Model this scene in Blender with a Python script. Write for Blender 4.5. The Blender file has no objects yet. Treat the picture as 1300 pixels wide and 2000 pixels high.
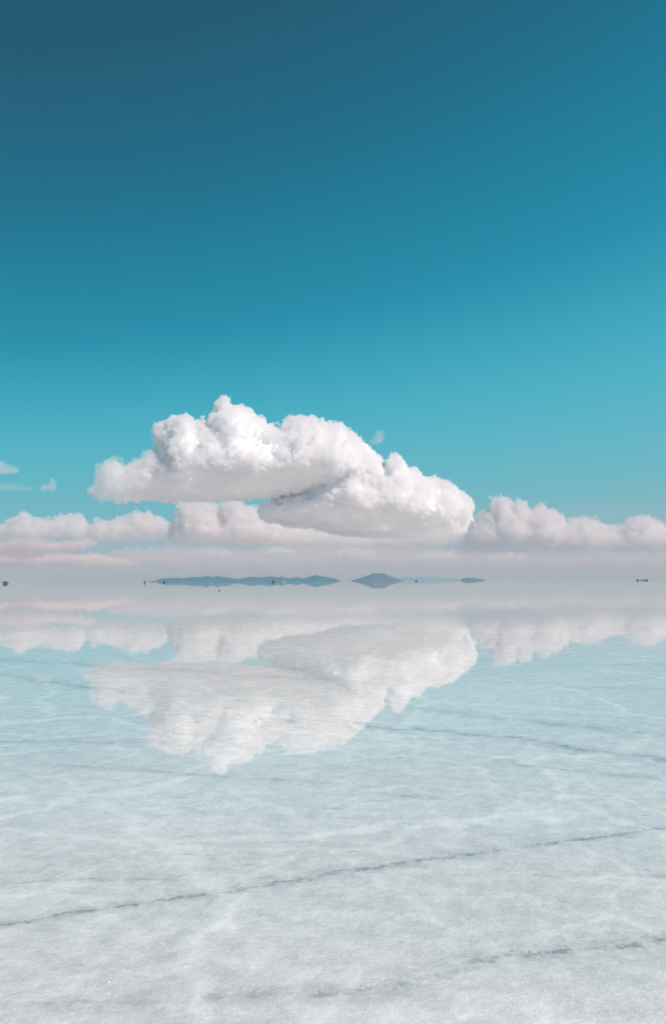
import bpy, bmesh, math, random
import numpy as np
from mathutils import Vector, Matrix, noise as mnoise

R = math.radians
SC = bpy.context.scene
COL = SC.collection

# ---------------------------------------------------------------- camera
FPX = 28.0 / 36.0 * 2000.0            # focal length in photo pixels
EYE = 1.6
cam_d = bpy.data.cameras.new("camera")
cam_d.sensor_fit = 'VERTICAL'
cam_d.sensor_height = 36.0
cam_d.lens = 28.0
cam_d.clip_start = 0.1
cam_d.clip_end = 300000.0
cam = bpy.data.objects.new("camera", cam_d)
COL.objects.link(cam)
CAM_M = (Matrix.Translation((0, 0, EYE)) @ Matrix.Rotation(R(90 + 4.94), 4, 'X') @ Matrix.Rotation(R(-0.21), 4, 'Z'))
cam.matrix_world = CAM_M
SC.camera = cam
ROT = CAM_M.to_3x3()


def ray(px, py):
    return ROT @ Vector(((px - 650.0) / FPX, (1000.0 - py) / FPX, -1.0))


def at(px, py, D):
    """the point at distance D in front of the eye that the photo shows at (px, py)"""
    d = ray(px, py)
    return Vector((0, 0, EYE)) + d * (D / d.y)


def ground(px, py):
    d = ray(px, py)
    return Vector((0, 0, EYE)) + d * (-EYE / d.z)


def yh(px):
    return 1134.6 - 0.00367 * (px - 650.0)


def stand(px, D):
    """ground point at distance D below photo column px"""
    p = at(px, yh(px) + EYE * FPX / D, D)
    return Vector((p.x, p.y, 0.0))


# ---------------------------------------------------------------- sun and sky
SUN_AZ, SUN_EL = 122.0, 50.0           # degrees to the right of the view direction, above the horizon
sun_dir = Vector((math.sin(R(SUN_AZ)) * math.cos(R(SUN_EL)), math.cos(R(SUN_AZ)) * math.cos(R(SUN_EL)), math.sin(R(SUN_EL))))
sd = bpy.data.lights.new("sun", 'SUN')
sd.energy = 3.55
sd.angle = R(0.5)
sd.color = (1.0, 0.95, 0.91)
sun = bpy.data.objects.new("sun", sd)
sun.rotation_mode = 'QUATERNION'
sun.rotation_quaternion = sun_dir.to_track_quat('Z', 'Y')
sun.location = (60, 20, 80)
COL.objects.link(sun)


def lin(c):
    out = []
    for v in c[:3]:
        v = v / 255.0
        out.append(v / 12.92 if v <= 0.04045 else ((v + 0.055) / 1.055) ** 2.4)
    return (*out, 1.0)


world = bpy.data.worlds.new("World")
SC.world = world
world.use_nodes = True
wn, wl = world.node_tree.nodes, world.node_tree.links
wn.clear()
w_out = wn.new('ShaderNodeOutputWorld')
w_bg = wn.new('ShaderNodeBackground')
w_bg.inputs['Strength'].default_value = 1.0
sky = wn.new('ShaderNodeTexSky')
sky.sky_type = 'NISHITA'
sky.sun_disc = False
sky.sun_elevation = R(SUN_EL)
sky.sun_rotation = R(SUN_AZ)
sky.altitude = 3600
sky.dust_density = 0.6
tc = wn.new('ShaderNodeTexCoord')
sep = wn.new('ShaderNodeSeparateXYZ')
wl.new(tc.outputs['Generated'], sep.inputs[0])


def wmath(op, a, b=None, clamp=False):
    n = wn.new('ShaderNodeMath')
    n.operation = op
    n.use_clamp = clamp
    for i, v in enumerate((a, b)):
        if v is None:
            continue
        if isinstance(v, (int, float)):
            n.inputs[i].default_value = v
        else:
            wl.new(v, n.inputs[i])
    return n.outputs[0]


# sky colour falls off with height, faster away from the sun's side
k = wmath('SUBTRACT', 1.0, wmath('MULTIPLY', sep.outputs['X'], 0.50))
t = wmath('MAXIMUM', wmath('MULTIPLY', sep.outputs['Z'], k), 0.0)
ramp = wn.new('ShaderNodeValToRGB')
SKY = [(0.0, (180, 186, 195)), (0.023, (172, 186, 195)), (0.055, (147, 186, 197)), (0.087, (116, 186, 200)),
       (0.151, (92, 185, 203)), (0.213, (72, 177, 200)), (0.274, (50, 160, 187)), (0.33, (32, 143, 172)),
       (0.44, (28, 120, 150)), (0.53, (30, 103, 131)), (0.64, (34, 88, 112)), (1.0, (26, 66, 88))]
ramp.color_ramp.interpolation = 'B_SPLINE'
els = ramp.color_ramp.elements
els[0].position, els[0].color = SKY[0][0], lin(SKY[0][1])
els[1].position, els[1].color = SKY[-1][0], lin(SKY[-1][1])
for p, c in SKY[1:-1]:
    e = els.new(p)
    e.color = lin(c)
wl.new(t, ramp.inputs[0])
sk = wn.new('ShaderNodeVectorMath')
sk.operation = 'SCALE'
sk.inputs['Scale'].default_value = 0.05
wl.new(sky.outputs[0], sk.inputs[0])
mixw = wn.new('ShaderNodeMix')
mixw.data_type = 'RGBA'
mixw.inputs['Factor'].default_value = 0.95
wl.new(sk.outputs[0], mixw.inputs['A'])
wl.new(ramp.outputs[0], mixw.inputs['B'])
wl.new(mixw.outputs['Result'], w_bg.inputs['Color'])
wl.new(w_bg.outputs[0], w_out.inputs['Surface'])

SC.view_settings.view_transform = 'Standard'
SC.view_settings.look = 'None'
SC.view_settings.exposure = 0.0
SC.view_settings.gamma = 1.0
SC.view_settings.use_curve_mapping = False
cy = SC.cycles
cy.use_denoising = True
cy.max_bounces = 28
cy.volume_bounces = 22
cy.transparent_max_bounces = 32
cy.glossy_bounces = 4
cy.diffuse_bounces = 4
cy.use_adaptive_sampling = True
cy.adaptive_threshold = 0.01
cy.caustics_reflective = False
cy.caustics_refractive = False


# ---------------------------------------------------------------- helpers
def link(name, me, parent=None):
    o = bpy.data.objects.new(name, me)
    COL.objects.link(o)
    o.parent = parent
    return o


def tag(o, label=None, cat=None, group=None, kind=None):
    if label: o['label'] = label
    if cat: o['category'] = cat
    if group: o['group'] = group
    if kind: o['kind'] = kind
    return o


class NT:
    def __init__(self, mat):
        mat.use_nodes = True
        self.t = mat.node_tree
        self.n, self.l = self.t.nodes, self.t.links
        self.n.clear()
        self.out = self.n.new('ShaderNodeOutputMaterial')

    def node(self, kind, **kw):
        n = self.n.new(kind)
        for a, v in kw.items():
            if hasattr(n, a):
                setattr(n, a, v)
        return n

    def set(self, sock, v):
        if isinstance(v, (int, float, tuple, list)):
            sock.default_value = v
        else:
            self.l.new(v, sock)

    def math(self, op, a, b=None, c=None, clamp=False):
        n = self.n.new('ShaderNodeMath')
        n.operation = op
        n.use_clamp = clamp
        for i, v in enumerate((a, b, c)):
            if v is not None:
                self.set(n.inputs[i], v)
        return n.outputs[0]

    def noise(self, vec, scale, detail=4, rough=0.55, dist=0.0):
        n = self.n.new('ShaderNodeTexNoise')
        self.set(n.inputs['Vector'], vec)
        n.inputs['Scale'].default_value = scale
        n.inputs['Detail'].default_value = detail
        n.inputs['Roughness'].default_value = rough
        n.inputs['Distortion'].default_value = dist
        return n

    def step(self, v, a, b, x=0.0, y=1.0):
        n = self.n.new('ShaderNodeMapRange')
        n.interpolation_type = 'SMOOTHSTEP'
        self.set(n.inputs['Value'], v)
        n.inputs['From Min'].default_value = a
        n.inputs['From Max'].default_value = b
        n.inputs['To Min'].default_value = x
        n.inputs['To Max'].default_value = y
        return n.outputs[0]

    def mix(self, f, a, b):
        n = self.n.new('ShaderNodeMix')
        n.data_type = 'RGBA'
        self.set(n.inputs['Factor'], f)
        self.set(n.inputs['A'], a)
        self.set(n.inputs['B'], b)
        return n.outputs['Result']

    def mapping(self, vec, scale=(1, 1, 1), rot=0.0, loc=(0, 0, 0)):
        n = self.n.new('ShaderNodeMapping')
        self.l.new(vec, n.inputs['Vector'])
        n.inputs['Scale'].default_value = scale
        n.inputs['Rotation'].default_value = (0, 0, rot)
        n.inputs['Location'].default_value = loc
        return n.outputs[0]


def simple_mat(name, col, rough=0.5, metal=0.0, var=0.15, scale=3.0, spec=0.5):
    m = bpy.data.materials.new(name)
    N = NT(m)
    b = N.node('ShaderNodeBsdfPrincipled')
    g = N.node('ShaderNodeNewGeometry')
    ns = N.noise(g.outputs['Position'], scale, 3)
    c2 = tuple(v * (1 - var) for v in col[:3]) + (1,)
    N.set(b.inputs['Base Color'], N.mix(ns.outputs[0], (*col[:3], 1), c2))
    b.inputs['Roughness'].default_value = rough
    b.inputs['Metallic'].default_value = metal
    b.inputs['Specular IOR Level'].default_value = spec
    N.l.new(b.outputs[0], N.out.inputs['Surface'])
    return m


# ---------------------------------------------------------------- ground: wet salt
def salt_material():
    m = bpy.data.materials.new("wet_salt")
    N = NT(m)
    g = N.node('ShaderNodeNewGeometry')
    P = g.outputs['Position']
    sp = N.node('ShaderNodeSeparateXYZ')
    N.l.new(P, sp.inputs[0])
    X, Y = sp.outputs['X'], sp.outputs['Y']

    # warped coordinates
    wa = N.noise(P, 0.55, 4, 0.6)
    sub = N.node('ShaderNodeVectorMath', operation='SUBTRACT')
    N.l.new(wa.outputs['Color'], sub.inputs[0])
    sub.inputs[1].default_value = (0.5, 0.5, 0.5)
    scl = N.node('ShaderNodeVectorMath', operation='SCALE')
    N.l.new(sub.outputs[0], scl.inputs[0])
    scl.inputs['Scale'].default_value = 1.5
    add = N.node('ShaderNodeVectorMath', operation='ADD')
    N.l.new(P, add.inputs[0])
    N.l.new(scl.outputs[0], add.inputs[1])
    W = add.outputs[0]

    # salt polygons, their raised seams a little whiter
    def seams(vec, scale, width, seed):
        v = N.node('ShaderNodeTexVoronoi', feature='DISTANCE_TO_EDGE', voronoi_dimensions='2D')
        v.feature = 'DISTANCE_TO_EDGE'
        N.set(v.inputs['Vector'], N.mapping(vec, loc=(seed, seed * 0.37, 0)))
        v.inputs['Scale'].default_value = scale
        return N.step(v.outputs['Distance'], 0.0, width, 1.0, 0.0)
    seam_a = seams(W, 0.42, 0.06, 3.3)
    seam_b = seams(W, 1.0, 0.07, 8.1)
    seam_far = seams(W, 0.06, 0.10, 5.0)

    big = N.noise(P, 0.16, 5, 0.6).outputs[0]
    mid = N.noise(W, 1.7, 6, 0.62).outputs[0]
    crust = N.noise(N.mapping(P, (0.95, 1.05, 1), R(12)), 5.5, 9, 0.80).outputs[0]
    crust = N.step(crust, 0.36, 0.66)
    fine = N.noise(N.mapping(P, (0.8, 1.15, 1), R(10)), 20.0, 6, 0.72).outputs[0]
    grain = N.noise(P, 75.0, 3, 0.7).outputs[0]
    chips = N.step(N.noise(N.mapping(P, (0.95, 1.05, 1), R(14)), 24.0, 6, 0.75).outputs[0], 0.54, 0.66)
    pits = N.step(N.noise(N.mapping(P, (0.95, 1.05, 1), R(14), (7, 3, 0)), 17.0, 6, 0.75).outputs[0], 0.54, 0.68)
    streak = N.noise(N.mapping(P, (0.5, 3.0, 1), R(-8)), 3.0, 5, 0.65).outputs[0]

    # cracks and old wheel lines: (px0,py0, px1,py1, half width m, depth)
    dark = None
    pale = None

    def line(a, b, w, amp, wig=0.09, breakup=2.2, cut=0.42, endfade=0.6):
        p, q = ground(*a), ground(*b)
        L = (q - p).length
        endfade = min(endfade, L * 0.16)
        ux, uy = (q.x - p.x) / L, (q.y - p.y) / L
        dx = N.math('SUBTRACT', X, p.x)
        dy = N.math('SUBTRACT', Y, p.y)
        u = N.math('ADD', N.math('MULTIPLY', dx, ux), N.math('MULTIPLY', dy, uy))
        v = N.math('ADD', N.math('MULTIPLY', dx, -uy), N.math('MULTIPLY', dy, ux))
        wn_ = N.noise(P, 0.9 / max(1.0, L / 12), 5, 0.62).outputs[0]
        v = N.math('ADD', v, N.math('MULTIPLY', N.math('SUBTRACT', wn_, 0.5), wig * 3.2))
        v = N.math('ADD', v, N.math('MULTIPLY', N.math('SUBTRACT', fine, 0.5), w * 5.0))
        d = N.math('ABSOLUTE', v)
        core = N.step(d, 0.0, w * 1.3, 1.0, 0.0)
        halo = N.step(d, 0.0, w * 4.5, 0.42, 0.0)
        prof = N.math('MAXIMUM', core, halo)
        ends = N.math('MULTIPLY', N.step(u, 0.0, endfade * 1.2), N.step(u, L - endfade * 1.2, L, 1.0, 0.0))
        bk = N.step(N.noise(P, breakup, 3, 0.6).outputs[0], cut - 0.10, cut + 0.10, 0.75 if amp >= 0.9 else 0.4, 1.0)
        tear = N.step(N.noise(P, 9.0 / max(1.0, w * 25), 4, 0.7).outputs[0], 0.38, 0.60, 0.35, 1.0)
        return N.math('MULTIPLY', N.math('MULTIPLY', N.math('MULTIPLY', prof, ends), tear), N.math('MULTIPLY', bk, amp))

    darks = [
        ((-160, 1828), (360, 1750), 0.026, 1.0), ((220, 1770), (680, 1705), 0.028, 1.0), ((580, 1718), (1020, 1652), 0.032, 1.0),
        ((940, 1664), (1500, 1592), 0.032, 1.0),
        ((880, 1890), (1160, 1848), 0.032, 1.0), ((1060, 1864), (1500, 1806), 0.030, 1.0),
        ((560, 1958), (960, 1886), 0.030, 0.75), ((0, 1960), (640, 1946), 0.022, 0.55),
        ((-60, 1722), (420, 1716), 0.022, 0.55), ((820, 1712), (1400, 1708), 0.030, 0.35),
        ((720, 1551), (880, 1560), 0.030, 0.9), ((60, 1490), (700, 1535), 0.06, 0.55),
    ]
    fardarks = [((600, 1400), (1500, 1508), 0.07, 0.9), ((760, 1376), (1400, 1448), 0.10, 0.7), ((-60, 1312), (330, 1362), 0.12, 0.8),
                ((-100, 1282), (900, 1345), 0.16, 0.6), ((920, 1330), (1400, 1352), 0.10, 0.5), ((-100, 1440), (420, 1460), 0.06, 0.5), ((300, 1392), (760, 1424), 0.07, 0.6), ((980, 1300), (1500, 1296), 0.2, 0.4), ((-50, 1545), (520, 1592), 0.035, 0.45), ((900, 1490), (1400, 1530), 0.04, 0.6)]
    for a, b, w, amp in darks:
        v = line(a, b, w, amp)
        dark = v if dark is None else N.math('MAXIMUM', dark, v)
    for a, b, w, amp in fardarks:
        v = line(a, b, w, amp, wig=0.35, breakup=0.8, cut=0.36, endfade=3.0)
        dark = N.math('MAXIMUM', dark, v)
    for a, b, w, amp in [((380, 1806), (500, 1790), 0.045, 0.8), ((480, 1788), (700, 1830), 0.045, 0.7),
                         ((-50, 1728), (700, 1722), 0.05, 0.8), ((640, 1720), (1400, 1712), 0.05, 0.7), ((690, 1910), (760, 1830), 0.05, 0.6),
                         ((320, 1690), (420, 1560), 0.16, 0.7), ((400, 1540), (1300, 1620), 0.16, 0.5), ((-50, 1560), (420, 1535), 0.16, 0.5),
                         ((700, 1545), (730, 1640), 0.14, 0.6), ((960, 1500), (1400, 1560), 0.16, 0.5)]:
        v = line(a, b, w, amp, wig=0.2, breakup=1.3, cut=0.30)
        pale = v if pale is None else N.math('MAXIMUM', pale, v)

    # colour
    tone = N.math('MULTIPLY', N.math('SUBTRACT', big, 0.5), 0.16)
    tone = N.math('ADD', tone, N.math('MULTIPLY', N.math('SUBTRACT', mid, 0.5), 0.45))
    tone = N.math('ADD', tone, N.math('MULTIPLY', N.math('SUBTRACT', streak, 0.5), 0.22))
    tone = N.math('ADD', tone, N.math('MULTIPLY', N.math('SUBTRACT', crust, 0.5), 0.48))
    tone = N.math('ADD', tone, N.math('MULTIPLY', N.math('SUBTRACT', grain, 0.5), 0.35))
    tone = N.math('ADD', tone, N.math('MULTIPLY', seam_a, 0.24))
    tone = N.math('ADD', tone, N.math('MULTIPLY', seam_b, 0.20))
    tone = N.math('ADD', tone, N.math('MULTIPLY', seam_far, 0.14))
    tone = N.math('ADD', tone, N.math('MULTIPLY', pale, 0.24))
    tone = N.math('ADD', tone, N.math('MULTIPLY', chips, 0.30))
    tone = N.math('SUBTRACT', tone, N.math('MULTIPLY', pits, 0.20))
    tone = N.math('ADD', tone, 0.52, clamp=True)
    col = N.mix(tone, (0.56, 0.545, 0.53, 1), (0.97, 0.93, 0.90, 1))
    fl = N.noise(N.mapping(P, (0.7, 1.6, 1), R(12)), 7.0, 4, 0.6).outputs[0]
    flm = N.noise(P, 0.8, 3, 0.5).outputs[0]
    fleck = N.math('MULTIPLY', N.step(fl, 0.60, 0.72), N.step(flm, 0.46, 0.64, 0.0, 0.7))
    dk = N.math('MAXIMUM', dark, fleck)
    speck = N.step(grain, 0.35, 0.6, 0.65, 1.0)
    dk = N.math('MULTIPLY', dk, speck)
    col = N.mix(N.math('MULTIPLY', dk, 0.80), col, (0.16, 0.19, 0.235, 1))

    # relief of the salt under the water film
    h = N.math('ADD', N.math('MULTIPLY', mid, 0.030), N.math('MULTIPLY', fine, 0.020))
    h = N.math('ADD', h, N.math('MULTIPLY', grain, 0.0022))
    h = N.math('ADD', h, N.math('MULTIPLY', seam_a, 0.012))
    h = N.math('SUBTRACT', h, N.math('MULTIPLY', dark, 0.012))
    bp = N.node('ShaderNodeBump')
    bp.inputs['Strength'].default_value = 0.55
    bp.inputs['Distance'].default_value = 1.0
    N.l.new(h, bp.inputs['Height'])

    # small calm ripples of the water film
    r1 = N.noise(N.mapping(P, (1, 1.5, 1), R(15)), 1.1, 3, 0.5).outputs[0]
    r2 = N.noise(N.mapping(P, (1, 1.4, 1), R(-20)), 9.0, 3, 0.6).outputs[0]
    patch = N.step(N.noise(P, 0.05, 3, 0.5).outputs[0], 0.38, 0.62, 0.35, 1.0)
    rh = N.math('ADD', N.math('MULTIPLY', r1, 0.0005), N.math('MULTIPLY', r2, 0.00004))
    rb = N.node('ShaderNodeBump')
    rb.inputs['Distance'].default_value = 1.0
    N.l.new(N.math('MULTIPLY', patch, 0.5), rb.inputs['Strength'])
    N.l.new(rh, rb.inputs['Height'])

    b = N.node('ShaderNodeBsdfPrincipled')
    N.l.new(col, b.inputs['Base Color'])
    b.inputs['Roughness'].default_value = 0.75
    b.inputs['Specular IOR Level'].default_value = 0.2
    N.l.new(bp.outputs[0], b.inputs['Normal'])
    b.inputs['Coat Weight'].default_value = 1.0
    b.inputs['Coat IOR'].default_value = 1.333
    b.inputs['Coat Roughness'].default_value = 0.014
    N.l.new(rb.outputs[0], b.inputs['Coat Normal'])
    N.l.new(b.outputs[0], N.out.inputs['Surface'])
    return m


def build_ground():
    bm = bmesh.new()
    rings = [0, 4, 8, 16, 32, 64, 128, 256, 600, 1500, 4000, 10000, 18000, 27000]
    seg = 96
    prev = [bm.verts.new((0, 0, 0))]
    for r in rings[1:]:
        cur = [bm.verts.new((r * math.cos(2 * math.pi * i / seg), r * math.sin(2 * math.pi * i / seg), 0)) for i in range(seg)]
        for i in range(seg):
            j = (i + 1) % seg
            if len(prev) == 1:
                bm.faces.new((prev[0], cur[i], cur[j]))
            else:
                bm.faces.new((prev[i], cur[i], cur[j], prev[j]))
        prev = cur
    me = bpy.data.meshes.new("salt_flat_ground")
    bm.to_mesh(me)
    bm.free()
    me.materials.append(salt_material())
    o = link("salt_flat_ground", me)
    tag(o, kind='structure')


build_ground()


# loose salt crystals that catch the sun in the foreground
def build_crystals():
    rng = random.Random(5)
    bm = bmesh.new()
    for _ in range(2200):
        py = 1500 + 560 * rng.random() ** 0.6
        px = rng.uniform(-300, 1600)
        p = ground(px, py)
        s = rng.uniform(0.0004, 0.0008) * (1 + 0.12 * p.y)
        vs = []
        rot = Matrix.Rotation(rng.uniform(0, 6.28), 3, 'Z') @ Matrix.Rotation(rng.uniform(-1, 1), 3, 'X') @ Matrix.Rotation(rng.uniform(-1, 1), 3, 'Y')
        for x, y, z in ((-1, -1, -1), (1, -1, -1), (1, 1, -1), (-1, 1, -1), (-1, -1, 1), (1, -1, 1), (1, 1, 1), (-1, 1, 1)):
            vs.append(bm.verts.new(p + rot @ Vector((x * s, y * s, z * s * 0.8)) + Vector((0, 0, s * 0.6))))
        for f in ((0, 3, 2, 1), (4, 5, 6, 7), (0, 1, 5, 4), (1, 2, 6, 5), (2, 3, 7, 6), (3, 0, 4, 7)):
            bm.faces.new([vs[i] for i in f])
    me = bpy.data.meshes.new("salt_crystals")
    bm.to_mesh(me)
    bm.free()
    me.materials.append(simple_mat("crystal_salt", (0.93, 0.93, 0.93), 0.12, 0.0, 0.1, 40.0, 1.0))
    tag(link("salt_crystals", me), 'tiny bright salt crystals scattered over the wet crust', 'salt crystals', kind='stuff')


build_crystals()


# ---------------------------------------------------------------- far hills
def rock_mat(name, col):
    m = bpy.data.materials.new(name)
    N = NT(m)
    g = N.node('ShaderNodeNewGeometry')
    n1 = N.noise(g.outputs['Position'], 0.006, 6, 0.6).outputs[0]
    n2 = N.noise(g.outputs['Position'], 0.03, 4, 0.6).outputs[0]
    f = N.step(N.math('ADD', N.math('MULTIPLY', n1, 0.7), N.math('MULTIPLY', n2, 0.3)), 0.35, 0.65)
    b = N.node('ShaderNodeBsdfPrincipled')
    N.l.new(N.mix(f, (*col, 1), (*(c * 1.9 for c in col), 1)), b.inputs['Base Color'])
    b.inputs['Roughness'].default_value = 0.95
    b.inputs['Specular IOR Level'].default_value = 0.1
    N.l.new(b.outputs[0], N.out.inputs['Surface'])
    return m


def hill(name, D, prof, depth, mat, seed=0, rough=0.12):
    """ridge whose crest follows the profile [(px, py)] at distance D; its flanks run down front and back"""
    xs, hs = [], []
    for px, py in prof:
        p = at(px, py, D)
        xs.append(p.x)
        hs.append(max(0.0, p.z))
    xs, hs = np.array(xs), np.array(hs)
    nx, ny = 220, 41
    gx = np.linspace(xs[0], xs[-1], nx)
    top = np.interp(gx, xs, hs)
    hmax = hs.max()
    bm = bmesh.new()
    grid = []
    for i in range(nx):
        row = []
        for j in range(ny):
            v = j / (ny - 1) * 2 - 1
            # crest wanders a little in depth
            c = 0.25 * mnoise.noise(Vector((gx[i] * 0.0012, seed, 0)))
            d = abs(v - c * (1 - v * v))
            fall = max(0.0, 1 - d ** 1.15)
            taper = (top[i] / hmax) ** 0.5
            yy = D + v * depth * (0.35 + 0.65 * taper)
            nz = mnoise.fractal(Vector((gx[i] * 0.006, yy * 0.006, seed + 3)), 0.9, 2.1, 5)
            gully = abs(mnoise.noise(Vector((gx[i] * 0.012, yy * 0.0035, seed + 9))))
            z = top[i] * fall * (1 - 0.30 * gully * (1 - fall) * 2.2) + nz * rough * hmax * fall * min(1, top[i] / hmax * 2) * (0.35 + (1 - fall))
            scale = yy / D
            row.append(bm.verts.new((gx[i] * scale, yy, max(-2.0, z * 1.0 if j not in (0, ny - 1) else -2.0))))
        grid.append(row)
    for i in range(nx - 1):
        for j in range(ny - 1):
            bm.faces.new((grid[i][j], grid[i + 1][j], grid[i + 1][j + 1], grid[i][j + 1]))
    bmesh.ops.recalc_face_normals(bm, faces=bm.faces)
    me = bpy.data.meshes.new(name)
    bm.to_mesh(me)
    bm.free()
    me.materials.append(mat)
    for p in me.polygons:
        p.use_smooth = True
    o = link(name, me)
    tag(o, kind='structure')
    return o


ROCK = rock_mat("hill_rock", (0.045, 0.050, 0.050))
BROWN = rock_mat("brown_hill_rock", (0.095, 0.075, 0.065))
RANGE = [(286, 1136.5), (293, 1135.2), (300.7, 1133.9), (304.7, 1134.2), (310, 1131.5), (323, 1129.1), (338, 1129.1), (351, 1128.8), (359, 1129.6), (367, 1127.8),
         (376.6, 1127), (392.8, 1127.3), (402.5, 1123.9), (409, 1125.5), (417, 1127.1), (425, 1123.9), (431.5, 1126.7), (446, 1127), (451, 1128.8),
         (464, 1130.7), (470, 1129.9), (480, 1128.3), (488, 1125.8), (502, 1126.7), (512, 1127.5), (525, 1125.5), (533, 1125.7), (542.7, 1128),
         (550.8, 1125.5), (557, 1128.4), (567, 1129.7), (575, 1127.8), (583, 1127.1), (590, 1130.4), (600, 1133.2), (612, 1135)]
hill("hill_range", 8600, RANGE, 900, ROCK, 1)
hill("hill", 8100, [(576, 1135), (583, 1132.8), (589.5, 1130.6), (599, 1127.8), (607, 1125.2), (617, 1122.8), (623.5, 1123.6), (631.5, 1125.8), (644.5, 1128.3),
                    (656, 1131.2), (665.5, 1134.4)], 500, ROCK, 5)
hill("hill_island", 6800, [(682.7, 1134.5), (694.5, 1131.2), (705.7, 1127.9), (718, 1124), (725, 1121), (729, 1119.4), (737, 1120.5), (744, 1120.0), (750, 1120.2), (759, 1124.5),
                           (770.4, 1128.5), (781.5, 1132.3), (788.2, 1134)], 450, BROWN, 9)
hill("hill_island", 7000, [(898.5, 1133.6), (900, 1131.8), (902, 1130.6), (908.7, 1128.6), (915, 1128.4), (922, 1129), (928, 1129.5), (933, 1130.8), (937.7, 1130.6), (947.7, 1133.4)], 160, BROWN, 13)
hill("hill_range", 25000, [(740, 1134.2), (760, 1131), (777, 1127.5), (790, 1126.8), (800, 1127.6), (808, 1127.4), (844, 1126.8), (864, 1128.3), (882, 1130.1), (900, 1131.2),
                           (925, 1133), (950, 1133.4)], 1500, BROWN, 17)

# ---------------------------------------------------------------- clouds
ICO = {}


def ico(sub):
    if sub not in ICO:
        bm = bmesh.new()
        bmesh.ops.create_icosphere(bm, subdivisions=sub, radius=1.0)
        bm.verts.ensure_lookup_table()
        v = np.array([x.co[:] for x in bm.verts])
        f = np.array([[y.index for y in x.verts] for x in bm.faces])
        bm.free()
        ICO[sub] = (v, f)
    return ICO[sub]


def spheres_mesh(S, squash=1.0):
    V, F, off = [], [], 0
    for x, y, z, r in S:
        v, f = ico(3 if r > 250 else 2 if r > 60 else 1)
        V.append(v * r * np.array([1, 1, squash]) + np.array([x, y, z]))
        F.append(f + off)
        off += len(v)
    V, F = np.concatenate(V), np.concatenate(F)
    me = bpy.data.meshes.new("tmp")
    me.vertices.add(len(V))
    me.vertices.foreach_set('co', V.astype(np.float32).ravel())
    me.loops.add(len(F) * 3)
    me.loops.foreach_set('vertex_index', F.astype(np.int32).ravel())
    me.polygons.add(len(F))
    me.polygons.foreach_set('loop_start', np.arange(0, len(F) * 3, 3, dtype=np.int32))
    me.polygons.foreach_set('loop_total', np.full(len(F), 3, dtype=np.int32))
    me.update(calc_edges=True)
    return me


def baked(me, voxel, disps):
    """voxel union of the lobes, then ragged displacement, as plain mesh data"""
    o = bpy.data.objects.new("tmp", me)
    COL.objects.link(o)
    r = o.modifiers.new("r", 'REMESH')
    r.mode = 'VOXEL'
    r.voxel_size = voxel
    for kind, size, strength in disps:
        tx = bpy.data.textures.new("t", kind)
        tx.noise_scale = size
        if kind == 'CLOUDS':
            tx.noise_depth = 4
        d = o.modifiers.new("d", 'DISPLACE')
        d.texture = tx
        d.texture_coords = 'LOCAL'
        d.strength = strength
        d.mid_level = 0.5
    dg = bpy.context.evaluated_depsgraph_get()
    dg.update()
    out = bpy.data.meshes.new_from_object(o.evaluated_get(dg))
    bpy.data.objects.remove(o)
    n = len(out.vertices)
    co = np.empty(n * 3, dtype=np.float32)
    out.vertices.foreach_get('co', co)
    fl = len(out.loops)
    vi = np.empty(fl, dtype=np.int32)
    out.loops.foreach_get('vertex_index', vi)
    ls = np.empty(len(out.polygons), dtype=np.int32)
    out.polygons.foreach_get('loop_start', ls)
    bpy.data.meshes.remove(out)
    return co.reshape(-1, 3), vi, ls


def cloud_mats(name, density, core_col, core_alpha, melt=None):
    sm = bpy.data.materials.new(name + "_veil")
    N = NT(sm)
    v = N.node('ShaderNodeVolumePrincipled')
    v.inputs['Density'].default_value = density
    v.inputs['Color'].default_value = (*core_col, 1)
    v.inputs['Anisotropy'].default_value = 0.0
    if melt:
        # thins out towards its base
        tc_ = N.node('ShaderNodeTexCoord')
        sz = N.node('ShaderNodeSeparateXYZ')
        N.l.new(tc_.outputs['Object'], sz.inputs[0])
        wob = N.noise(tc_.outputs['Object'], 1.0 / (melt[1] - melt[0]), 3, 0.6).outputs[0]
        zz = N.math('ADD', sz.outputs['Z'], N.math('MULTIPLY', N.math('SUBTRACT', wob, 0.5), 1.2 * (melt[1] - melt[0])))
        N.l.new(N.step(zz, melt[0], melt[1], density * 0.10, density), v.inputs['Density'])
        sm.cycles.volume_step_rate = 0.25
    N.l.new(v.outputs[0], N.out.inputs['Volume'])
    cm = bpy.data.materials.new(name + "_heart")
    N = NT(cm)
    d = N.node('ShaderNodeBsdfDiffuse')
    d.inputs['Color'].default_value = (*core_col, 1)
    if core_alpha < 1:
        tr = N.node('ShaderNodeBsdfTransparent')
        mx = N.node('ShaderNodeMixShader')
        mx.inputs[0].default_value = core_alpha
        N.l.new(tr.outputs[0], mx.inputs[1])
        N.l.new(d.outputs[0], mx.inputs[2])
        N.l.new(mx.outputs[0], N.out.inputs['Surface'])
    else:
        N.l.new(d.outputs[0], N.out.inputs['Surface'])
    return sm, cm


def in_poly(poly, x, y):
    c = False
    j = len(poly) - 1
    for i in range(len(poly)):
        xi, yi = poly[i]
        xj, yj = poly[j]
        if (yi > y) != (yj > y) and x < (xj - xi) * (y - yi) / (yj - yi) + xi:
            c = not c
        j = i
    return c


def edge_dist(poly, x, y):
    a = np.array(poly)
    b = np.roll(a, -1, axis=0)
    ab = b - a
    tt = np.clip(((x - a[:, 0]) * ab[:, 0] + (y - a[:, 1]) * ab[:, 1]) / (ab ** 2).sum(1), 0, 1)
    q = a + ab * tt[:, None]
    return np.hypot(q[:, 0] - x, q[:, 1] - y).min()


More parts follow.
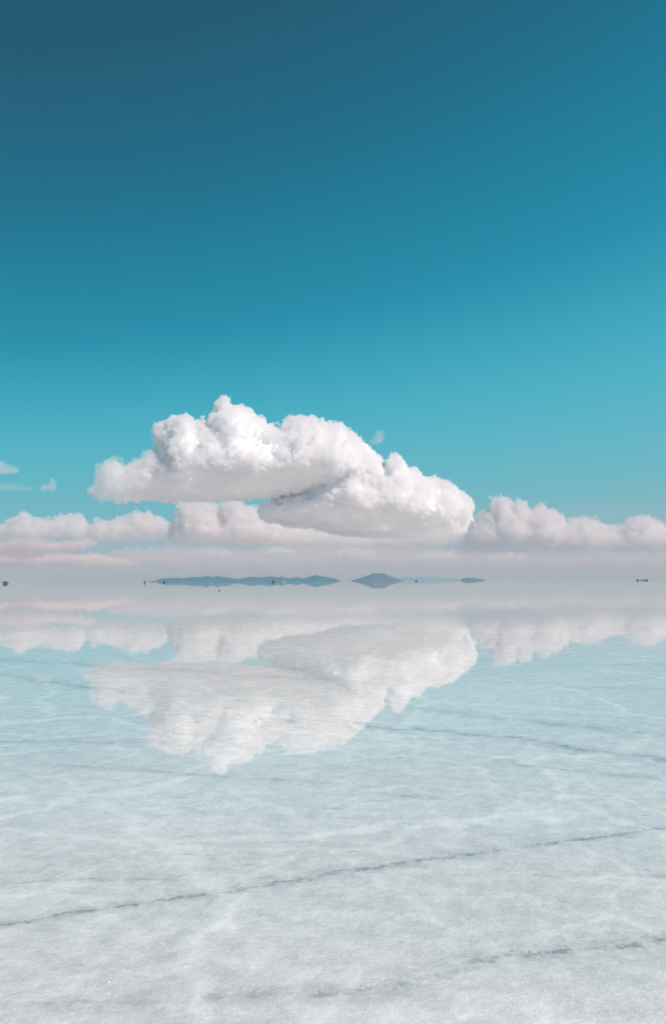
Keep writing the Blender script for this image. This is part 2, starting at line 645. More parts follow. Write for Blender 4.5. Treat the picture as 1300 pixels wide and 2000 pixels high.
def gn_new(name):
    g = bpy.data.node_groups.new(name, 'GeometryNodeTree')
    g.interface.new_socket("Geometry", in_out='INPUT', socket_type='NodeSocketGeometry')
    g.interface.new_socket("Geometry", in_out='OUTPUT', socket_type='NodeSocketGeometry')
    return g, g.nodes.new('NodeGroupInput'), g.nodes.new('NodeGroupOutput')


def density_grid(o, lo, hi, vox, px1, r0, zbase, amp, edge, wisp, seed, zs, base):
    """gives the point cloud o a real density grid: distance to the points, billowed by fractal noise"""
    g, gi, go = gn_new("density")
    N, L = g.nodes, g.links

    def M(op, a, b=None, c=None, clamp=False):
        n = N.new('ShaderNodeMath')
        n.operation = op
        n.use_clamp = clamp
        for i, v in enumerate((a, b, c)):
            if v is None:
                continue
            if isinstance(v, (int, float)):
                n.inputs[i].default_value = v
            else:
                L.new(v, n.inputs[i])
        return n.outputs[0]

    def sstep(v, a, b, x=0.0, y=1.0):
        n = N.new('ShaderNodeMapRange')
        n.interpolation_type = 'SMOOTHSTEP'
        L.new(v, n.inputs['Value'])
        for k_, q in (('From Min', a), ('From Max', b), ('To Min', x), ('To Max', y)):
            n.inputs[k_].default_value = q
        return n.outputs[0]
    pos = N.new('GeometryNodeInputPosition')
    off = N.new('ShaderNodeVectorMath')
    off.operation = 'ADD'
    L.new(pos.outputs[0], off.inputs[0])
    off.inputs[1].default_value = (seed * 9137.0, seed * 4211.0, seed * 1733.0)
    prox = N.new('GeometryNodeProximity')
    prox.target_element = 'POINTS'
    L.new(gi.outputs[0], prox.inputs[0])

    def vor(scale, detail, rough):
        n = N.new('ShaderNodeTexVoronoi')
        n.feature = 'F1'
        n.normalize = True
        L.new(off.outputs[0], n.inputs['Vector'])
        n.inputs['Scale'].default_value = 1.0 / scale
        n.inputs['Detail'].default_value = detail
        n.inputs['Roughness'].default_value = rough
        n.inputs['Lacunarity'].default_value = 2.2
        return n.outputs['Distance']

    def noi(scale, detail, rough):
        n = N.new('ShaderNodeTexNoise')
        L.new(off.outputs[0], n.inputs['Vector'])
        n.inputs['Scale'].default_value = 1.0 / scale
        n.inputs['Detail'].default_value = detail
        n.inputs['Roughness'].default_value = rough
        return n.outputs[0]
    sep_ = N.new('ShaderNodeSeparateXYZ')
    L.new(pos.outputs[0], sep_.inputs[0])
    hz = sstep(sep_.outputs['Z'], zbase, zbase + 60 * px1 * zs, base, 1.0)      # calmer towards the base
    big = M('MULTIPLY', M('SUBTRACT', vor(46 * px1 * zs, 3.0, 0.62), 0.40), amp * 34 * px1 * zs)
    nz = M('MULTIPLY', M('SUBTRACT', noi(60 * px1 * zs, 6.0, 0.6), 0.5), amp * 46 * px1 * zs)
    f = M('ADD', prox.outputs['Distance'], M('MULTIPLY', M('ADD', big, nz), hz))
    sd_ = M('SUBTRACT', f, r0)
    fine = noi(9 * px1 * max(zs, 0.55), 5.0, 0.68)
    sd_ = M('ADD', sd_, M('MULTIPLY', M('SUBTRACT', fine, 0.5), wisp * 22 * px1 * zs))
    dens = sstep(sd_, -edge * px1, 0.0, 1.0, 0.0)
    vc = N.new('GeometryNodeVolumeCube')
    L.new(dens, vc.inputs['Density'])
    vc.inputs['Min'].default_value = lo
    vc.inputs['Max'].default_value = hi
    for ax, k_ in zip(range(3), ('Resolution X', 'Resolution Y', 'Resolution Z')):
        vc.inputs[k_].default_value = max(8, int((hi[ax] - lo[ax]) / vox))
    vm_ = N.new('GeometryNodeVolumeToMesh')
    vm_.inputs['Threshold'].default_value = 0.5
    L.new(vc.outputs[0], vm_.inputs[0])
    vc = vm_
    L.new(vm_.outputs[0], go.inputs[0])
    md = o.modifiers.new("density", 'NODES')
    md.node_group = g


def raw(o):
    dg = bpy.context.evaluated_depsgraph_get()
    dg.update()
    out = bpy.data.meshes.new_from_object(o.evaluated_get(dg))
    bpy.data.objects.remove(o)
    co = np.empty(len(out.vertices) * 3, dtype=np.float32)
    out.vertices.foreach_get('co', co)
    vi = np.empty(len(out.loops), dtype=np.int32)
    out.loops.foreach_get('vertex_index', vi)
    ls = np.empty(len(out.polygons), dtype=np.int32)
    out.polygons.foreach_get('loop_start', ls)
    bpy.data.meshes.remove(out)
    return co.reshape(-1, 3), vi, ls


def grid_cloud(name, label, D, poly, depth, vox, density, col=(0.992, 0.978, 0.980), seed=1, group=None, r_in=14, amp=1.0, edge=3.0, wisp=1.0, core=0.55, core_alpha=1.0,
               full=70.0, kind=None, zs=1.0, melt=0.0, base=0.45):
    rng = random.Random(seed)
    m = D / FPX
    xs = [p[0] for p in poly]
    ys = [p[1] for p in poly]
    pts = []
    stp = r_in * 0.42
    y = min(ys)
    while y < max(ys):
        x = min(xs)
        while x < max(xs):
            if in_poly(poly, x, y):
                e = edge_dist(poly, x, y)
                if e >= r_in * 0.82:
                    half = depth * min(1.0, (e - r_in * 0.8) / full) ** 0.55
                    n = max(1, int(2 * half / (r_in * 0.9 * m)))
                    for i in range(n + 1):
                        yo = -half + 2 * half * i / n + rng.uniform(-.2, .2) * r_in * m
                        p = at(x + rng.uniform(-.4, .4) * stp, y + rng.uniform(-.4, .4) * stp, D)
                        q = (D + yo) / D
                        pts.append((p.x * q, D + yo, EYE + (p.z - EYE) * q))
            x += stp
        y += stp
    P = np.array(pts)
    c0 = P.mean(axis=0)
    P = P - c0
    pad = (r_in + 15 * amp * zs + 4) * m
    lo, hi = (P.min(axis=0) - pad), (P.max(axis=0) + pad)
    pm = bpy.data.meshes.new("points")
    pm.vertices.add(len(P))
    pm.vertices.foreach_set('co', P.astype(np.float32).ravel())
    tmp = bpy.data.objects.new("tmp", pm)
    COL.objects.link(tmp)
    density_grid(tmp, lo.tolist(), hi.tolist(), vox, m, r_in * m, float(P[:, 2].min()) - r_in * m, amp, edge, wisp, seed, zs, base)
    sh = raw(tmp)
    parts = [sh]
    if core:
        S = [(*P[i], r_in * m * core) for i in range(0, len(P), 2)]
        parts.append(baked(spheres_mesh(S), r_in * m * 0.30, []))
    V = np.concatenate([q[0] for q in parts])
    VI = np.concatenate([parts[0][1]] + [q[1] + len(sh[0]) for q in parts[1:]])
    LS = np.concatenate([parts[0][2]] + [q[2] + len(sh[1]) for q in parts[1:]])
    me = bpy.data.meshes.new(name)
    me.vertices.add(len(V))
    me.vertices.foreach_set('co', V.astype(np.float32).ravel())
    me.loops.add(len(VI))
    me.loops.foreach_set('vertex_index', VI.astype(np.int32))
    me.polygons.add(len(LS))
    me.polygons.foreach_set('loop_start', LS.astype(np.int32))
    me.polygons.foreach_set('loop_total', np.diff(np.append(LS, len(VI))).astype(np.int32))
    mi = np.zeros(len(LS), dtype=np.int32)
    mi[len(sh[2]):] = 1
    me.polygons.foreach_set('material_index', mi)
    me.polygons.foreach_set('use_smooth', np.ones(len(LS), dtype=bool))
    me.update(calc_edges=True)
    zb = float(P[:, 2].min()) - r_in * m
    for q in cloud_mats(name, density, col, core_alpha, (zb, zb + melt * m) if melt else None)[:2 if core else 1]:
        me.materials.append(q)
    o = link(name, me)
    o.location = Vector(c0.tolist())
    tag(o, label, 'cloud', group, kind)
    print("CLOUD", name, len(P), len(V), [int(q) for q in (hi - lo) / vox])
    return o


GRP = 'heaped white clouds above the salt flat'
FAR = 'low pale clouds along the horizon'
A = [(215, 968), (228, 948), (250, 930), (268, 912), (288, 900), (300, 886), (302, 842), (330, 822), (345, 813), (365, 812), (385, 828), (408, 824), (418, 800), (412, 782),
     (432, 774), (450, 797), (470, 794), (500, 815), (520, 830), (545, 835), (560, 822), (600, 819), (640, 832), (665, 838), (690, 852), (705, 872), (730, 900), (725, 945), (660, 960), (560, 966), (480, 974), (420, 977), (330, 980), (240, 976)]
grid_cloud("cumulus_cloud", 'tallest white heaped cloud with a knobbed crest and a grey flat underside', 15000, A, 800, 18, 0.020, seed=3, group=GRP, wisp=1.9, amp=1.05)
B = [(492, 1002), (530, 978), (590, 945), (625, 900), (655, 852), (690, 852), (712, 868), (735, 888), (750, 914), (762, 892), (782, 890), (798, 914), (830, 930), (870, 945), (905, 965), (920, 990), (918, 1020),
     (900, 1046), (850, 1056), (750, 1050), (650, 1040), (560, 1022), (500, 1012)]
grid_cloud("cumulus_cloud", 'long white cloud sloping down to the right beside the tallest cloud', 15300, B, 850, 17, 0.020, seed=7, melt=34, group=GRP, wisp=1.9, amp=1.05)
T = [(168, 966), (186, 946), (190, 922), (200, 904), (228, 894), (244, 908), (262, 902), (282, 888), (300, 880), (312, 920), (290, 960), (250, 982), (205, 976)]
grid_cloud("cloud_wisp", 'ragged thin cloud tip trailing off the left end of the tallest cloud', 14600, T, 260, 15, 0.0050, seed=5, r_in=6, amp=2.6, wisp=2.6, zs=0.36,
           base=1.3, core=0.35, core_alpha=0.15, full=26)
PALE = (0.972, 0.948, 0.952)  # distance haze put into the far clouds' colour, dimmer and pinker than white
C = [(860, 1070), (895, 1030), (925, 1008), (955, 1000), (962, 974), (988, 972), (1002, 990), (1022, 978), (1034, 1006), (1048, 989), (1080, 1000), (1108, 1022), (1140, 1011), (1175, 1027), (1205, 1030),
     (1240, 1014), (1262, 1008), (1290, 1030), (1320, 1030), (1380, 1010), (1450, 1040), (1480, 1076), (1300, 1084), (1100, 1082), (950, 1084)]
grid_cloud("cumulus_cloud", 'pale pinkish cloud bank with small towers at the right above the horizon', 30000, C, 900, 30, 0.0045, col=PALE, seed=11, group=FAR,
           r_in=9, amp=3.5, zs=0.32, wisp=2.4, base=1.3, melt=45, core=0.4, core_alpha=0.06, full=34)
Dp = [(330, 1050), (345, 1000), (352, 983), (385, 978), (420, 983), (428, 1008), (440, 977), (462, 976), (480, 992), (505, 992), (520, 1012), (600, 1030), (700, 1040), (800, 1048), (900, 1050), (890, 1068),
      (760, 1074), (640, 1068), (520, 1066), (400, 1066), (335, 1062)]
grid_cloud("cumulus_cloud", 'low cloud with two rounded towers under the tallest cloud', 26000, Dp, 800, 27, 0.0055, col=PALE, seed=13, group=FAR,
           r_in=8, amp=3.5, zs=0.32, wisp=2.4, base=1.3, melt=45, core=0.4, core_alpha=0.06, full=30)
E = [(165, 1052), (182, 1020), (215, 1016), (245, 1015), (262, 1004), (282, 1001), (300, 1011), (325, 1018), (336, 1040), (320, 1060), (240, 1064), (180, 1062)]
grid_cloud("cumulus_cloud", 'small low cloud humped at its right end under the left tip of the tallest cloud', 27000, E, 700, 27, 0.0052, col=PALE, seed=17, group=FAR,
           r_in=8, amp=3.5, zs=0.32, wisp=2.4, base=1.3, melt=45, core=0.4, core_alpha=0.06, full=28)
Fp = [(-160, 1052), (-120, 1020), (-60, 1010), (-10, 1035), (5, 1030), (30, 1009), (55, 1006), (75, 1021), (100, 1016), (140, 1006), (164, 1013), (174, 1042), (150, 1056), (60, 1058), (-60, 1062)]
grid_cloud("cumulus_cloud", 'low white cloud above the pink streaks at the left edge', 27500, Fp, 700, 27, 0.0052, col=PALE, seed=19, group=FAR,
           r_in=8, amp=3.5, zs=0.32, wisp=2.4, base=1.3, melt=45, core=0.4, core_alpha=0.06, full=28)
for lab, poly, sd_ in [
        ('upper of the two streaky pink cloud bands at the left edge above the horizon', [(-200, 1050), (-40, 1056), (60, 1048), (110, 1060), (180, 1052), (192, 1062), (150, 1070), (60, 1074), (-200, 1074)], 23),
        ('lower, longer pink cloud band at the left edge just above the horizon', [(-200, 1084), (0, 1080), (60, 1086), (130, 1080), (190, 1084), (240, 1093), (330, 1098), (240, 1103), (60, 1104), (-200, 1104)], 24)]:
    grid_cloud("cloud_bank", lab, 38000, poly, 1300, 38, 0.0024, col=(0.975, 0.90, 0.91), seed=sd_, group=FAR,  # pink lighting on the bands is put into their colour
               r_in=4, amp=3.6, wisp=3.4, base=1.4, zs=0.18, core=0.35, core_alpha=0.15, full=10)
H = [(200, 1078), (340, 1068), (480, 1074), (640, 1062), (760, 1068), (900, 1074), (1100, 1076), (1400, 1070), (1480, 1104), (1200, 1108), (900, 1106), (600, 1108), (260, 1106)]
grid_cloud("cloud_bank", 'faint pinkish cloud bank above the islands on the horizon', 44000, H, 2200, 60, 0.00045, col=(1.0, 0.88, 0.89), seed=29, group=FAR,  # pinkish fade near the horizon carried by the bank's own colour
           r_in=6, amp=4.4, wisp=3.4, base=1.4, melt=26, zs=0.24, core=0, full=18)
for lab, poly, sd_ in [
        ('small low cloud puff below the gap between the two rounded towers', [(380, 1082), (400, 1074), (430, 1072), (455, 1080), (440, 1088), (400, 1088)], 51),
        ('small flat cloud puff under the middle of the cloud bank', [(505, 1078), (530, 1068), (565, 1070), (590, 1078), (560, 1086), (520, 1086)], 53),
        ('low cloud puff above the gap between the long range and the pointed hill', [(640, 1086), (660, 1074), (700, 1070), (735, 1078), (725, 1090), (670, 1092)], 57),
        ('low cloud puff above the faint far range, between the pointed hill and the small island', [(800, 1090), (830, 1080), (870, 1078), (905, 1086), (870, 1095), (820, 1096)], 59),
        ('low cloud puff above the small right island', [(930, 1092), (960, 1082), (1010, 1080), (1040, 1090), (1000, 1098), (950, 1098)], 61)]:
    grid_cloud("cloud_puff", lab, 32000, poly, 500, 30, 0.0022, col=PALE, seed=sd_, group='small puffs low over the horizon', r_in=4, amp=3.4, wisp=3.0, base=1.2,
               zs=0.22, core=0.35, core_alpha=0.1, full=10)
for lab, poly, sd_, de in [
        ('small pink cloud shred at the left edge of the sky', [(-46, 926), (-20, 903), (5, 901), (18, 910), (38, 915), (34, 926), (5, 928)], 31, 0.0026),
        ('tiny two-tufted cloud shred between the left edge and the tallest cloud', [(72, 959), (84, 947), (95, 946), (101, 934), (110, 944), (107, 959), (90, 960)], 37, 0.0024),
        ('faint flat cloud shred at the left edge under the small pink one', [(-30, 955), (0, 942), (30, 946), (66, 951), (60, 960), (20, 959), (-20, 960)], 41, 0.0010),
        ('tiny faint cloud wisp above the slope right of the cloud crest', [(723, 868), (729, 849), (741, 839), (751, 846), (747, 862), (735, 871)], 43, 0.0020)]:
    grid_cloud("cloud_wisp", lab, 20000, poly, 120, 13, de, col=PALE, seed=sd_, group='small cloud shreds in the blue sky', r_in=3.2, amp=2.6, zs=0.22, wisp=3.0, core=0, full=10)


# ---------------------------------------------------------------- vehicles
def paint(name, col, rough=0.35):
    return simple_mat(name, col, rough, 0.0, 0.1, 1.5)


M_DARK = simple_mat("dark_paint", (0.010, 0.013, 0.018), 0.5, 0, 0.1, 1.5, 0.2)
M_GREY = paint("grey_paint", (0.10, 0.11, 0.12))
M_WHITE = paint("white_paint", (0.80, 0.80, 0.79))
M_GLASS = simple_mat("window_glass", (0.01, 0.012, 0.015), 0.08, 0, 0.1, 1.0)
M_TYRE = simple_mat("tyre_rubber", (0.012, 0.012, 0.012), 0.85)
M_RIM = simple_mat("rim_metal", (0.25, 0.26, 0.27), 0.35, 0.8)
M_TRIM = simple_mat("black_trim", (0.02, 0.02, 0.022), 0.6)
M_LAMP = simple_mat("lamp_glass", (0.6, 0.6, 0.58), 0.15)
M_TARP = simple_mat("tarpaulin", (0.03, 0.035, 0.045), 0.8)


def bm_box(bm, x0, x1, y0, y1, z0, z1):
    v = [bm.verts.new(p) for p in ((x0, y0, z0), (x1, y0, z0), (x1, y1, z0), (x0, y1, z0), (x0, y0, z1), (x1, y0, z1), (x1, y1, z1), (x0, y1, z1))]
    for f in ((0, 3, 2, 1), (4, 5, 6, 7), (0, 1, 5, 4), (1, 2, 6, 5), (2, 3, 7, 6), (3, 0, 4, 7)):
        bm.faces.new([v[i] for i in f])


def bm_prism(bm, prof, hw, top_in=0.0, z_in=1.05):
    """side profile (x, z) swept across the width; above z_in the sides lean in"""
    def yy(z):
        return hw - (top_in * max(0, z - z_in))
    a = [bm.verts.new((x, yy(z), z)) for x, z in prof]
    b = [bm.verts.new((x, -yy(z), z)) for x, z in prof]
    n = len(prof)
    bm.faces.new(a[::-1])
    bm.faces.new(b)
    for i in range(n):
        j = (i + 1) % n
        bm.faces.new((a[i], a[j], b[j], b[i]))


def bm_wheel(bm, x, y, r, w, n=20):
    rings = []
    for yy, rr in ((-w / 2, r * 0.6), (-w / 2, r * 0.93), (-w * 0.35, r), (w * 0.35, r), (w / 2, r * 0.93), (w / 2, r * 0.6)):
        rings.append([bm.verts.new((x + rr * math.cos(2 * math.pi * i / n), y + yy, r + rr * math.sin(2 * math.pi * i / n))) for i in range(n)])
    for k_ in range(5):
        for i in range(n):
            j = (i + 1) % n
            bm.faces.new((rings[k_][i], rings[k_][j], rings[k_ + 1][j], rings[k_ + 1][i]))
    bm.faces.new(rings[0][::-1])
    bm.faces.new(rings[-1])


def mesh_of(name, fill, mat, bevel=0.0):
    bm = bmesh.new()
    fill(bm)
    bmesh.ops.recalc_face_normals(bm, faces=bm.faces)
    if bevel:
        bmesh.ops.bevel(bm, geom=[e for e in bm.edges if e.calc_face_angle(0) > 0.5], offset=bevel, segments=2, affect='EDGES')
    me = bpy.data.meshes.new(name)
    bm.to_mesh(me)
    bm.free()
    me.materials.append(mat)
    return me


BODY = [(-2.35, 0.55), (-2.38, 1.05), (-2.28, 1.12), (-2.18, 1.80), (-2.05, 1.88), (0.35, 1.88), (0.55, 1.80), (1.02, 1.18), (2.15, 1.05), (2.32, 0.92), (2.35, 0.50),
        (1.95, 0.42), (1.88, 0.72), (1.55, 0.86), (1.22, 0.72), (1.12, 0.40), (-1.02, 0.40), (-1.12, 0.72), (-1.45, 0.86), (-1.78, 0.72), (-1.88, 0.48)]
VM = {}


def offroader(name, label, px, D, heading, mat, load=None, group='off-road vehicles parked far out on the flat', scale=1.0):
    key = mat.name
    if key not in VM:
        VM[key] = mesh_of("body", lambda b: bm_prism(b, BODY, 0.90, 0.16, 1.1), mat, 0.03)
    if 'win' not in VM:
        def win(b, s, x0, x1, x0t, x1t):
            y0, y1 = s * 0.898, s * 0.806
            v = [b.verts.new(p) for p in ((x0, y0, 1.18), (x1, y0, 1.18), (x1t, y1, 1.74), (x0t, y1, 1.74),
                                          (x0, y0 - s * .03, 1.18), (x1, y0 - s * .03, 1.18), (x1t, y1 - s * .03, 1.74), (x0t, y1 - s * .03, 1.74))]
            for f in ((0, 1, 2, 3), (7, 6, 5, 4), (0, 4, 5, 1), (1, 5, 6, 2), (2, 6, 7, 3), (3, 7, 4, 0)):
                b.faces.new([v[i] for i in f])
        VM['win'] = [mesh_of("window", lambda b: win(b, s, *q), M_GLASS) for s in (-1, 1)
                     for q in ((-2.02, -1.20, -1.98, -1.20), (-1.10, -0.32, -1.10, -0.32), (-0.22, 0.80, -0.22, 0.42))]

        def scr(b, pts):
            (x0, z0, h0), (x1, z1, h1), dx = pts
            v = [b.verts.new(p) for p in ((x0, h0, z0), (x0, -h0, z0), (x1, -h1, z1), (x1, h1, z1), (x0 - dx, h0, z0), (x0 - dx, -h0, z0), (x1 - dx, -h1, z1), (x1 - dx, h1, z1))]
            for f in ((0, 1, 2, 3), (7, 6, 5, 4), (0, 4, 5, 1), (1, 5, 6, 2), (2, 6, 7, 3), (3, 7, 4, 0)):
                b.faces.new([v[i] for i in f])
        VM['front'] = mesh_of("windscreen", lambda b: scr(b, ((1.02, 1.22, .78), (0.62, 1.76, .70), .05)), M_GLASS)
        VM['rear'] = mesh_of("rear_window", lambda b: scr(b, ((-2.30, 1.20, .72), (-2.215, 1.72, .66), -.04)), M_GLASS)
        VM['tyre'] = mesh_of("tyre", lambda b: bm_wheel(b, 0, 0, 0.39, 0.25), M_TYRE)
        VM['rim'] = mesh_of("rim", lambda b: bm_wheel(b, 0, 0, 0.23, 0.265), M_RIM)

        def bump(b, x):
            bm_box(b, x - 0.08, x + 0.08, -0.88, 0.88, 0.48, 0.68)
        VM['bf'] = mesh_of("bumper", lambda b: bump(b, 2.38), M_TRIM, 0.02)
        VM['br'] = mesh_of("bumper", lambda b: bump(b, -2.40), M_TRIM, 0.02)
        VM['lamp'] = mesh_of("headlight", lambda b: bm_box(b, 2.28, 2.36, -0.15, 0.15, -0.09, 0.09), M_LAMP, 0.02)

        def rack(b):
            for y in (-0.66, 0.66):
                bm_box(b, -1.9, 0.25, y - .02, y + .02, 1.96, 2.0)
            for x in (-1.9, -1.2, -0.5, 0.2):
                bm_box(b, x - .02, x + .02, -0.68, 0.68, 1.93, 1.96)
                for y in (-0.66, 0.66):
                    bm_box(b, x - .02, x + .02, y - .02, y + .02, 1.86, 1.93)
        VM['rack'] = mesh_of("roof_rack", rack, M_TRIM)
        VM['load'] = mesh_of("luggage", lambda b: bm_prism(b, [(-1.75, 2.005), (-1.8, 2.18), (-1.5, 2.34), (-0.7, 2.38), (-0.25, 2.24), (-0.2, 2.005)], 0.55, 0.4, 2.1), M_TARP, 0.04)
    root = bpy.data.objects.new(name, None)
    COL.objects.link(root)
    root.location = stand(px, D)
    root.rotation_euler = (0, 0, R(heading))
    root.scale = (scale,) * 3
    tag(root, label, 'off-road car', group)
    link("body", VM[key], root)
    for wm in VM['win']:
        link("window", wm, root)
    link("windscreen", VM['front'], root)
    link("rear_window", VM['rear'], root)
    link("bumper", VM['bf'], root)
    link("bumper", VM['br'], root)
    rk = link("roof_rack", VM['rack'], root)
    for s in (-1, 1):
        h = link("headlight", VM['lamp'], root)
        h.location = (0.0, s * 0.62, 0.86)
        for x in (1.55, -1.45):
            w = link("wheel", VM['tyre'], root)
            w.location = (x, s * 0.80, 0)
            rm = link("rim", VM['rim'], w)
            rm.location = (0, 0, 0.16)
    if load:
        l_ = link("roof_luggage", VM['load'], root)
        tag(l_, kind=None)
    return root


# ---------------------------------------------------------------- people
M_SKIN = simple_mat("skin", (0.32, 0.19, 0.13), 0.6)
M_HAIR = simple_mat("dark_hair", (0.015, 0.012, 0.010), 0.7)
CLOTH = {'black': simple_mat("black_cloth", (0.015, 0.016, 0.02), 0.9), 'navy': simple_mat("navy_cloth", (0.02, 0.03, 0.06), 0.9),
         'plum': simple_mat("plum_cloth", (0.13, 0.05, 0.09), 0.9), 'grey': simple_mat("grey_cloth", (0.09, 0.09, 0.10), 0.9)}
PM = {}


def person_mesh(pose):
    J = {}
    if pose == 'crouch':
        J.update(pelvis=(0, 0.10, 0.36), waist=(0, 0.02, 0.52), chest=(0, -0.08, 0.74), neck=(0, -0.14, 0.92), head=(0, -0.17, 1.02), crown=(0, -0.17, 1.14))
        for s, n in ((-1, 'l'), (1, 'r')):
            J[n + 'sh'] = (s * 0.18, -0.08, 0.84); J[n + 'el'] = (s * 0.27, -0.26, 0.62); J[n + 'wr'] = (s * 0.16, -0.42, 0.54); J[n + 'ha'] = (s * 0.12, -0.48, 0.53)
            J[n + 'hip'] = (s * 0.10, 0.08, 0.34); J[n + 'kn'] = (s * 0.20, -0.32, 0.50); J[n + 'an'] = (s * 0.16, -0.06, 0.09); J[n + 'to'] = (s * 0.18, -0.26, 0.05)
    else:
        J.update(pelvis=(0, 0, 0.92), waist=(0, 0.01, 1.08), chest=(0, 0, 1.30), neck=(0, 0, 1.48), head=(0, -0.02, 1.58), crown=(0, -0.01, 1.70))
        st = {'stand': 0.0, 'walk': 0.22, 'point': 0.0}[pose]
        for s, n in ((-1, 'l'), (1, 'r')):
            J[n + 'sh'] = (s * 0.18, 0, 1.42)
            if pose == 'point' and s == 1:
                J[n + 'el'] = (0.45, -0.03, 1.43); J[n + 'wr'] = (0.69, -0.05, 1.46); J[n + 'ha'] = (0.80, -0.06, 1.47)
            else:
                J[n + 'el'] = (s * 0.24, 0.03 - s * st * 0.5, 1.15); J[n + 'wr'] = (s * 0.25, -0.05 - s * st * 0.9, 0.91); J[n + 'ha'] = (s * 0.25, -0.08 - s * st * 0.9, 0.81)
            J[n + 'hip'] = (s * 0.09, 0, 0.88); J[n + 'kn'] = (s * 0.11, -0.02 + s * st * 0.6, 0.49); J[n + 'an'] = (s * 0.12, 0.02 + s * st * 1.3, 0.08); J[n + 'to'] = (s * 0.13, -0.14 + s * st * 1.3, 0.04)
    rad = dict(pelvis=.15, waist=.13, chest=.16, neck=.06, head=.105, crown=.075, sh=.065, el=.045, wr=.03, ha=.04, hip=.095, kn=.06, an=.042, to=.04)
    E = [('pelvis', 'waist'), ('waist', 'chest'), ('chest', 'neck'), ('neck', 'head'), ('head', 'crown')]
    for n in 'lr':
        E += [('chest', n + 'sh'), (n + 'sh', n + 'el'), (n + 'el', n + 'wr'), (n + 'wr', n + 'ha'), ('pelvis', n + 'hip'), (n + 'hip', n + 'kn'), (n + 'kn', n + 'an'), (n + 'an', n + 'to')]
    names = list(J)
    me = bpy.data.meshes.new("person")
    me.from_pydata([J[n] for n in names], [(names.index(a), names.index(b)) for a, b in E], [])
    o = bpy.data.objects.new("tmp", me)
    COL.objects.link(o)
    sk_ = o.modifiers.new("s", 'SKIN')
    for i, n in enumerate(names):
        r = rad[n] if n in rad else rad[n[1:]]
        me.skin_vertices[0].data[i].radius = (r, r * 0.85)
        me.skin_vertices[0].data[i].use_root = (n == 'pelvis')
    sb = o.modifiers.new("b", 'SUBSURF')
    sb.levels = sb.render_levels = 1
    dg = bpy.context.evaluated_depsgraph_get()
    dg.update()
    out = bpy.data.meshes.new_from_object(o.evaluated_get(dg))
    bpy.data.objects.remove(o)
    zn = J['neck'][2] + 0.03
    for p in out.polygons:
        c = p.center
        hand = min((c - Vector(J['lha'])).length, (c - Vector(J['rha'])).length) < 0.07
        if c.z > zn:
            hair = c.z > J['head'][2] + 0.05 or c.y > J['head'][1] + 0.03
            p.material_index = 2 if hair else 1
        else:
            p.material_index = 1 if hand else 0
        p.use_smooth = True
    return out


def person(label, px, D, pose, cloth, heading=0, z=0.0, group='people standing far out on the flat', scale=1.0, off=None):
    key = (pose, cloth)
    if key not in PM:
        if pose not in PM:
            PM[pose] = person_mesh(pose)
        me = PM[pose].copy()
        me.materials.clear()
        for m_ in (CLOTH[cloth], M_SKIN, M_HAIR):
            me.materials.append(m_)
        PM[key] = me
    o = link("person", PM[key])
    p = stand(px, D)
    if off:
        p += Vector(off)
    o.location = (p.x, p.y, z)
    o.rotation_euler = (0, 0, R(heading))
    o.scale = (scale,) * 3
    tag(o, label, 'person', group)
    return o


# far left: a car with its tail lifted and someone crouching beside it
offroader("parked_car", 'dark off-road car at the left edge of the flat', 11.9, 760, 35, M_DARK, True)
person('crouching figure in dark clothes left of the leftmost car', 5.6, 735, 'crouch', 'black', 70, group=None, scale=1.15)
# car seen end-on with someone on the roof, left of the long hill range
c2 = offroader("parked_car", 'dark car seen end-on with a person on its roof, left of the hills', 283, 1000, 104, M_DARK, scale=1.08)
person('person on the roof of the car left of the hills, one arm held out', 283.3, 1000, 'point', 'black', 10, z=1.99 * 1.08, group=None, scale=0.75, off=(0, 0.3, 0))
offroader("parked_car", 'dark car in front of the left end of the long hill range', 321.6, 1150, 65, M_DARK, True)
person('small dark figure just left of the car at the left end of the range', 317.9, 1150, 'crouch', 'black', 200, group=None, scale=1.2)
offroader("parked_car", 'faint grey car farther off, under the left end of the range', 329.5, 2100, 60, M_GREY)
person('lone upright person below the middle of the long hill range', 450.3, 960, 'stand', 'black', 20)
person('leftmost of three people standing left of the white car', 519.4, 960, 'stand', 'plum', 10)
person('thin person in the middle of the three standing left of the white car', 522.8, 1250, 'stand', 'grey', -30)
person('darkest, rightmost of the three people standing left of the white car', 525.4, 900, 'walk', 'black', 60)
offroader("parked_car", 'dark grey car between the three people and the white car', 533.8, 1080, 55, M_GREY, True, scale=1.05)
person('person in plum clothes crouching left of the white car', 540.2, 1000, 'crouch', 'plum', 0, group=None, scale=1.1)
person('thin standing person closest to the left of the white car', 543.6, 1150, 'stand', 'grey', 0)
offroader("parked_car", 'white off-road car in front of the long hill range', 553.4, 1000, 172, M_WHITE, False, scale=1.06)
person('person in black standing on the bonnet of the white car', 550.7, 1000, 'stand', 'black', 0, z=1.20, group=None, off=(0, 0, 0))
person('person in black standing in front of the nose of the white car', 549.9, 985, 'walk', 'black', 30)
offroader("parked_car", 'dark car in front of the faint far range, between two people', 812.8, 1500, 15, M_DARK, True)
person('person left of the car in front of the faint far range', 807.9, 1500, 'stand', 'grey', 0)
person('person right of the car in front of the faint far range', 817.8, 1500, 'stand', 'black', 0)
person('person at the left end of the row of cars at the right edge', 1239.8, 1380, 'walk', 'black', 0)
offroader("parked_car", 'leftmost dark car of the row at the right edge', 1244.4, 1420, 8, M_DARK, True)
offroader("parked_car", 'end-on car in the middle of the row at the right edge', 1251.2, 1420, 70, M_DARK, True, scale=1.08)
offroader("parked_car", 'third dark car along the row at the right edge', 1256.8, 1420, 172, M_DARK)
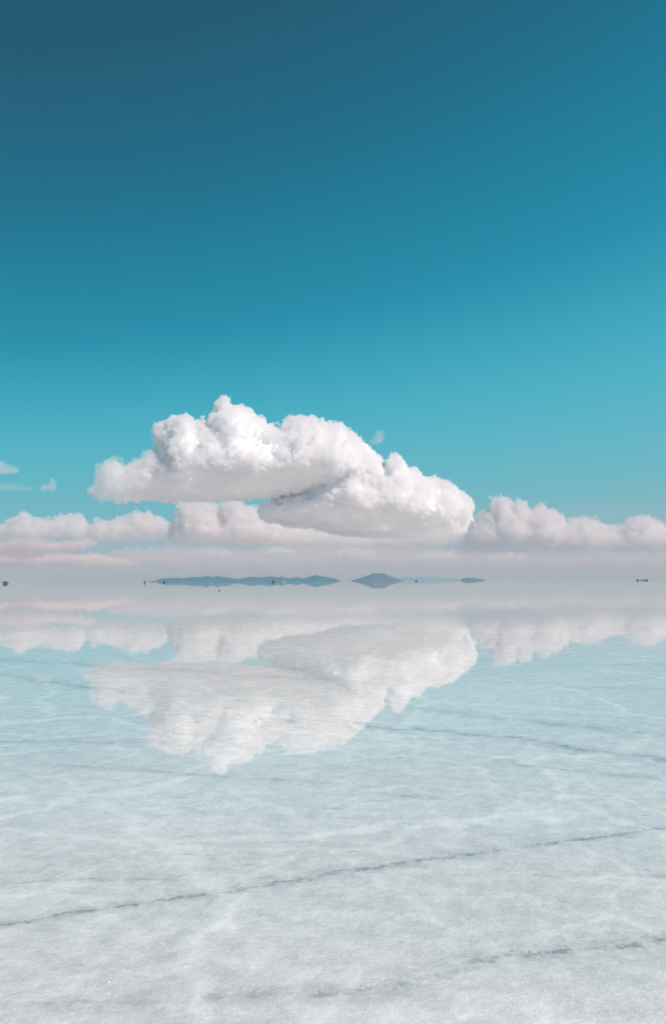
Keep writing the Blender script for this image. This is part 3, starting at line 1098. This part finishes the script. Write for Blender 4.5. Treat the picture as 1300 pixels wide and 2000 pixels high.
offroader("parked_car", 'dark car at the right end of the row at the right edge', 1262.4, 1470, 5, M_DARK)


# ---------------------------------------------------------------- stones
def stone(label, px, py, r, seed):
    p = ground(px, py)
    bm = bmesh.new()
    bmesh.ops.create_icosphere(bm, subdivisions=3, radius=r)
    for v in bm.verts:
        n = mnoise.fractal(v.co / r * 1.3 + Vector((seed, 0, 0)), 1.0, 2.0, 3)
        v.co *= 1 + 0.28 * n
        v.co.z = max(v.co.z * 0.8 + r * 0.35, -0.02)
    me = bpy.data.meshes.new("stone")
    bm.to_mesh(me)
    bm.free()
    me.materials.append(M_STONE)
    o = link("stone", me)
    o.location = p
    tag(o, label, 'stone', 'dark stones lying on the flat')


M_STONE = simple_mat("stone", (0.035, 0.033, 0.032), 0.85)
stone('small dark stone lying on the wet flat under the long hill range', 428.1, 1154.0, 0.13, 2)
stone('tiny dark stone on the flat below the pointed hill', 717.2, 1138.0, 0.42, 5)
stone('tiny brown stone on the wet flat near the left edge', 55.0, 1151.7, 0.08, 8)


# ---------------------------------------------------------------- haze
def build_haze():
    bm = bmesh.new()
    bm_box(bm, -29000, 29000, -29000, 29000, -3.0, 165.0)
    me = bpy.data.meshes.new("haze")
    bm.to_mesh(me)
    bm.free()
    m = bpy.data.materials.new("haze_air")
    N = NT(m)
    v = N.node('ShaderNodeVolumePrincipled')
    d = HAZE_DENSITY
    scat = [e * w / d for e, w in zip(HAZE_EXT, HAZE_ALBEDO)]
    absb = [(1 - e * (1 - w) / (d * (1 - c))) ** 2 for e, w, c in zip(HAZE_EXT, HAZE_ALBEDO, scat)]
    v.inputs['Density'].default_value = d
    v.inputs['Color'].default_value = (*scat, 1)
    v.inputs['Absorption Color'].default_value = (*absb, 1)
    N.l.new(v.outputs[0], N.out.inputs['Volume'])
    me.materials.append(m)
    tag(link("haze", me), 'pale blue haze over the whole salt flat', 'haze', kind='stuff')


HAZE_DENSITY = 0.00034
HAZE_EXT = (0.000038, 0.000108, 0.00015)     # extinction per metre, red to blue
HAZE_ALBEDO = (0.632, 0.645, 0.675)
build_haze()
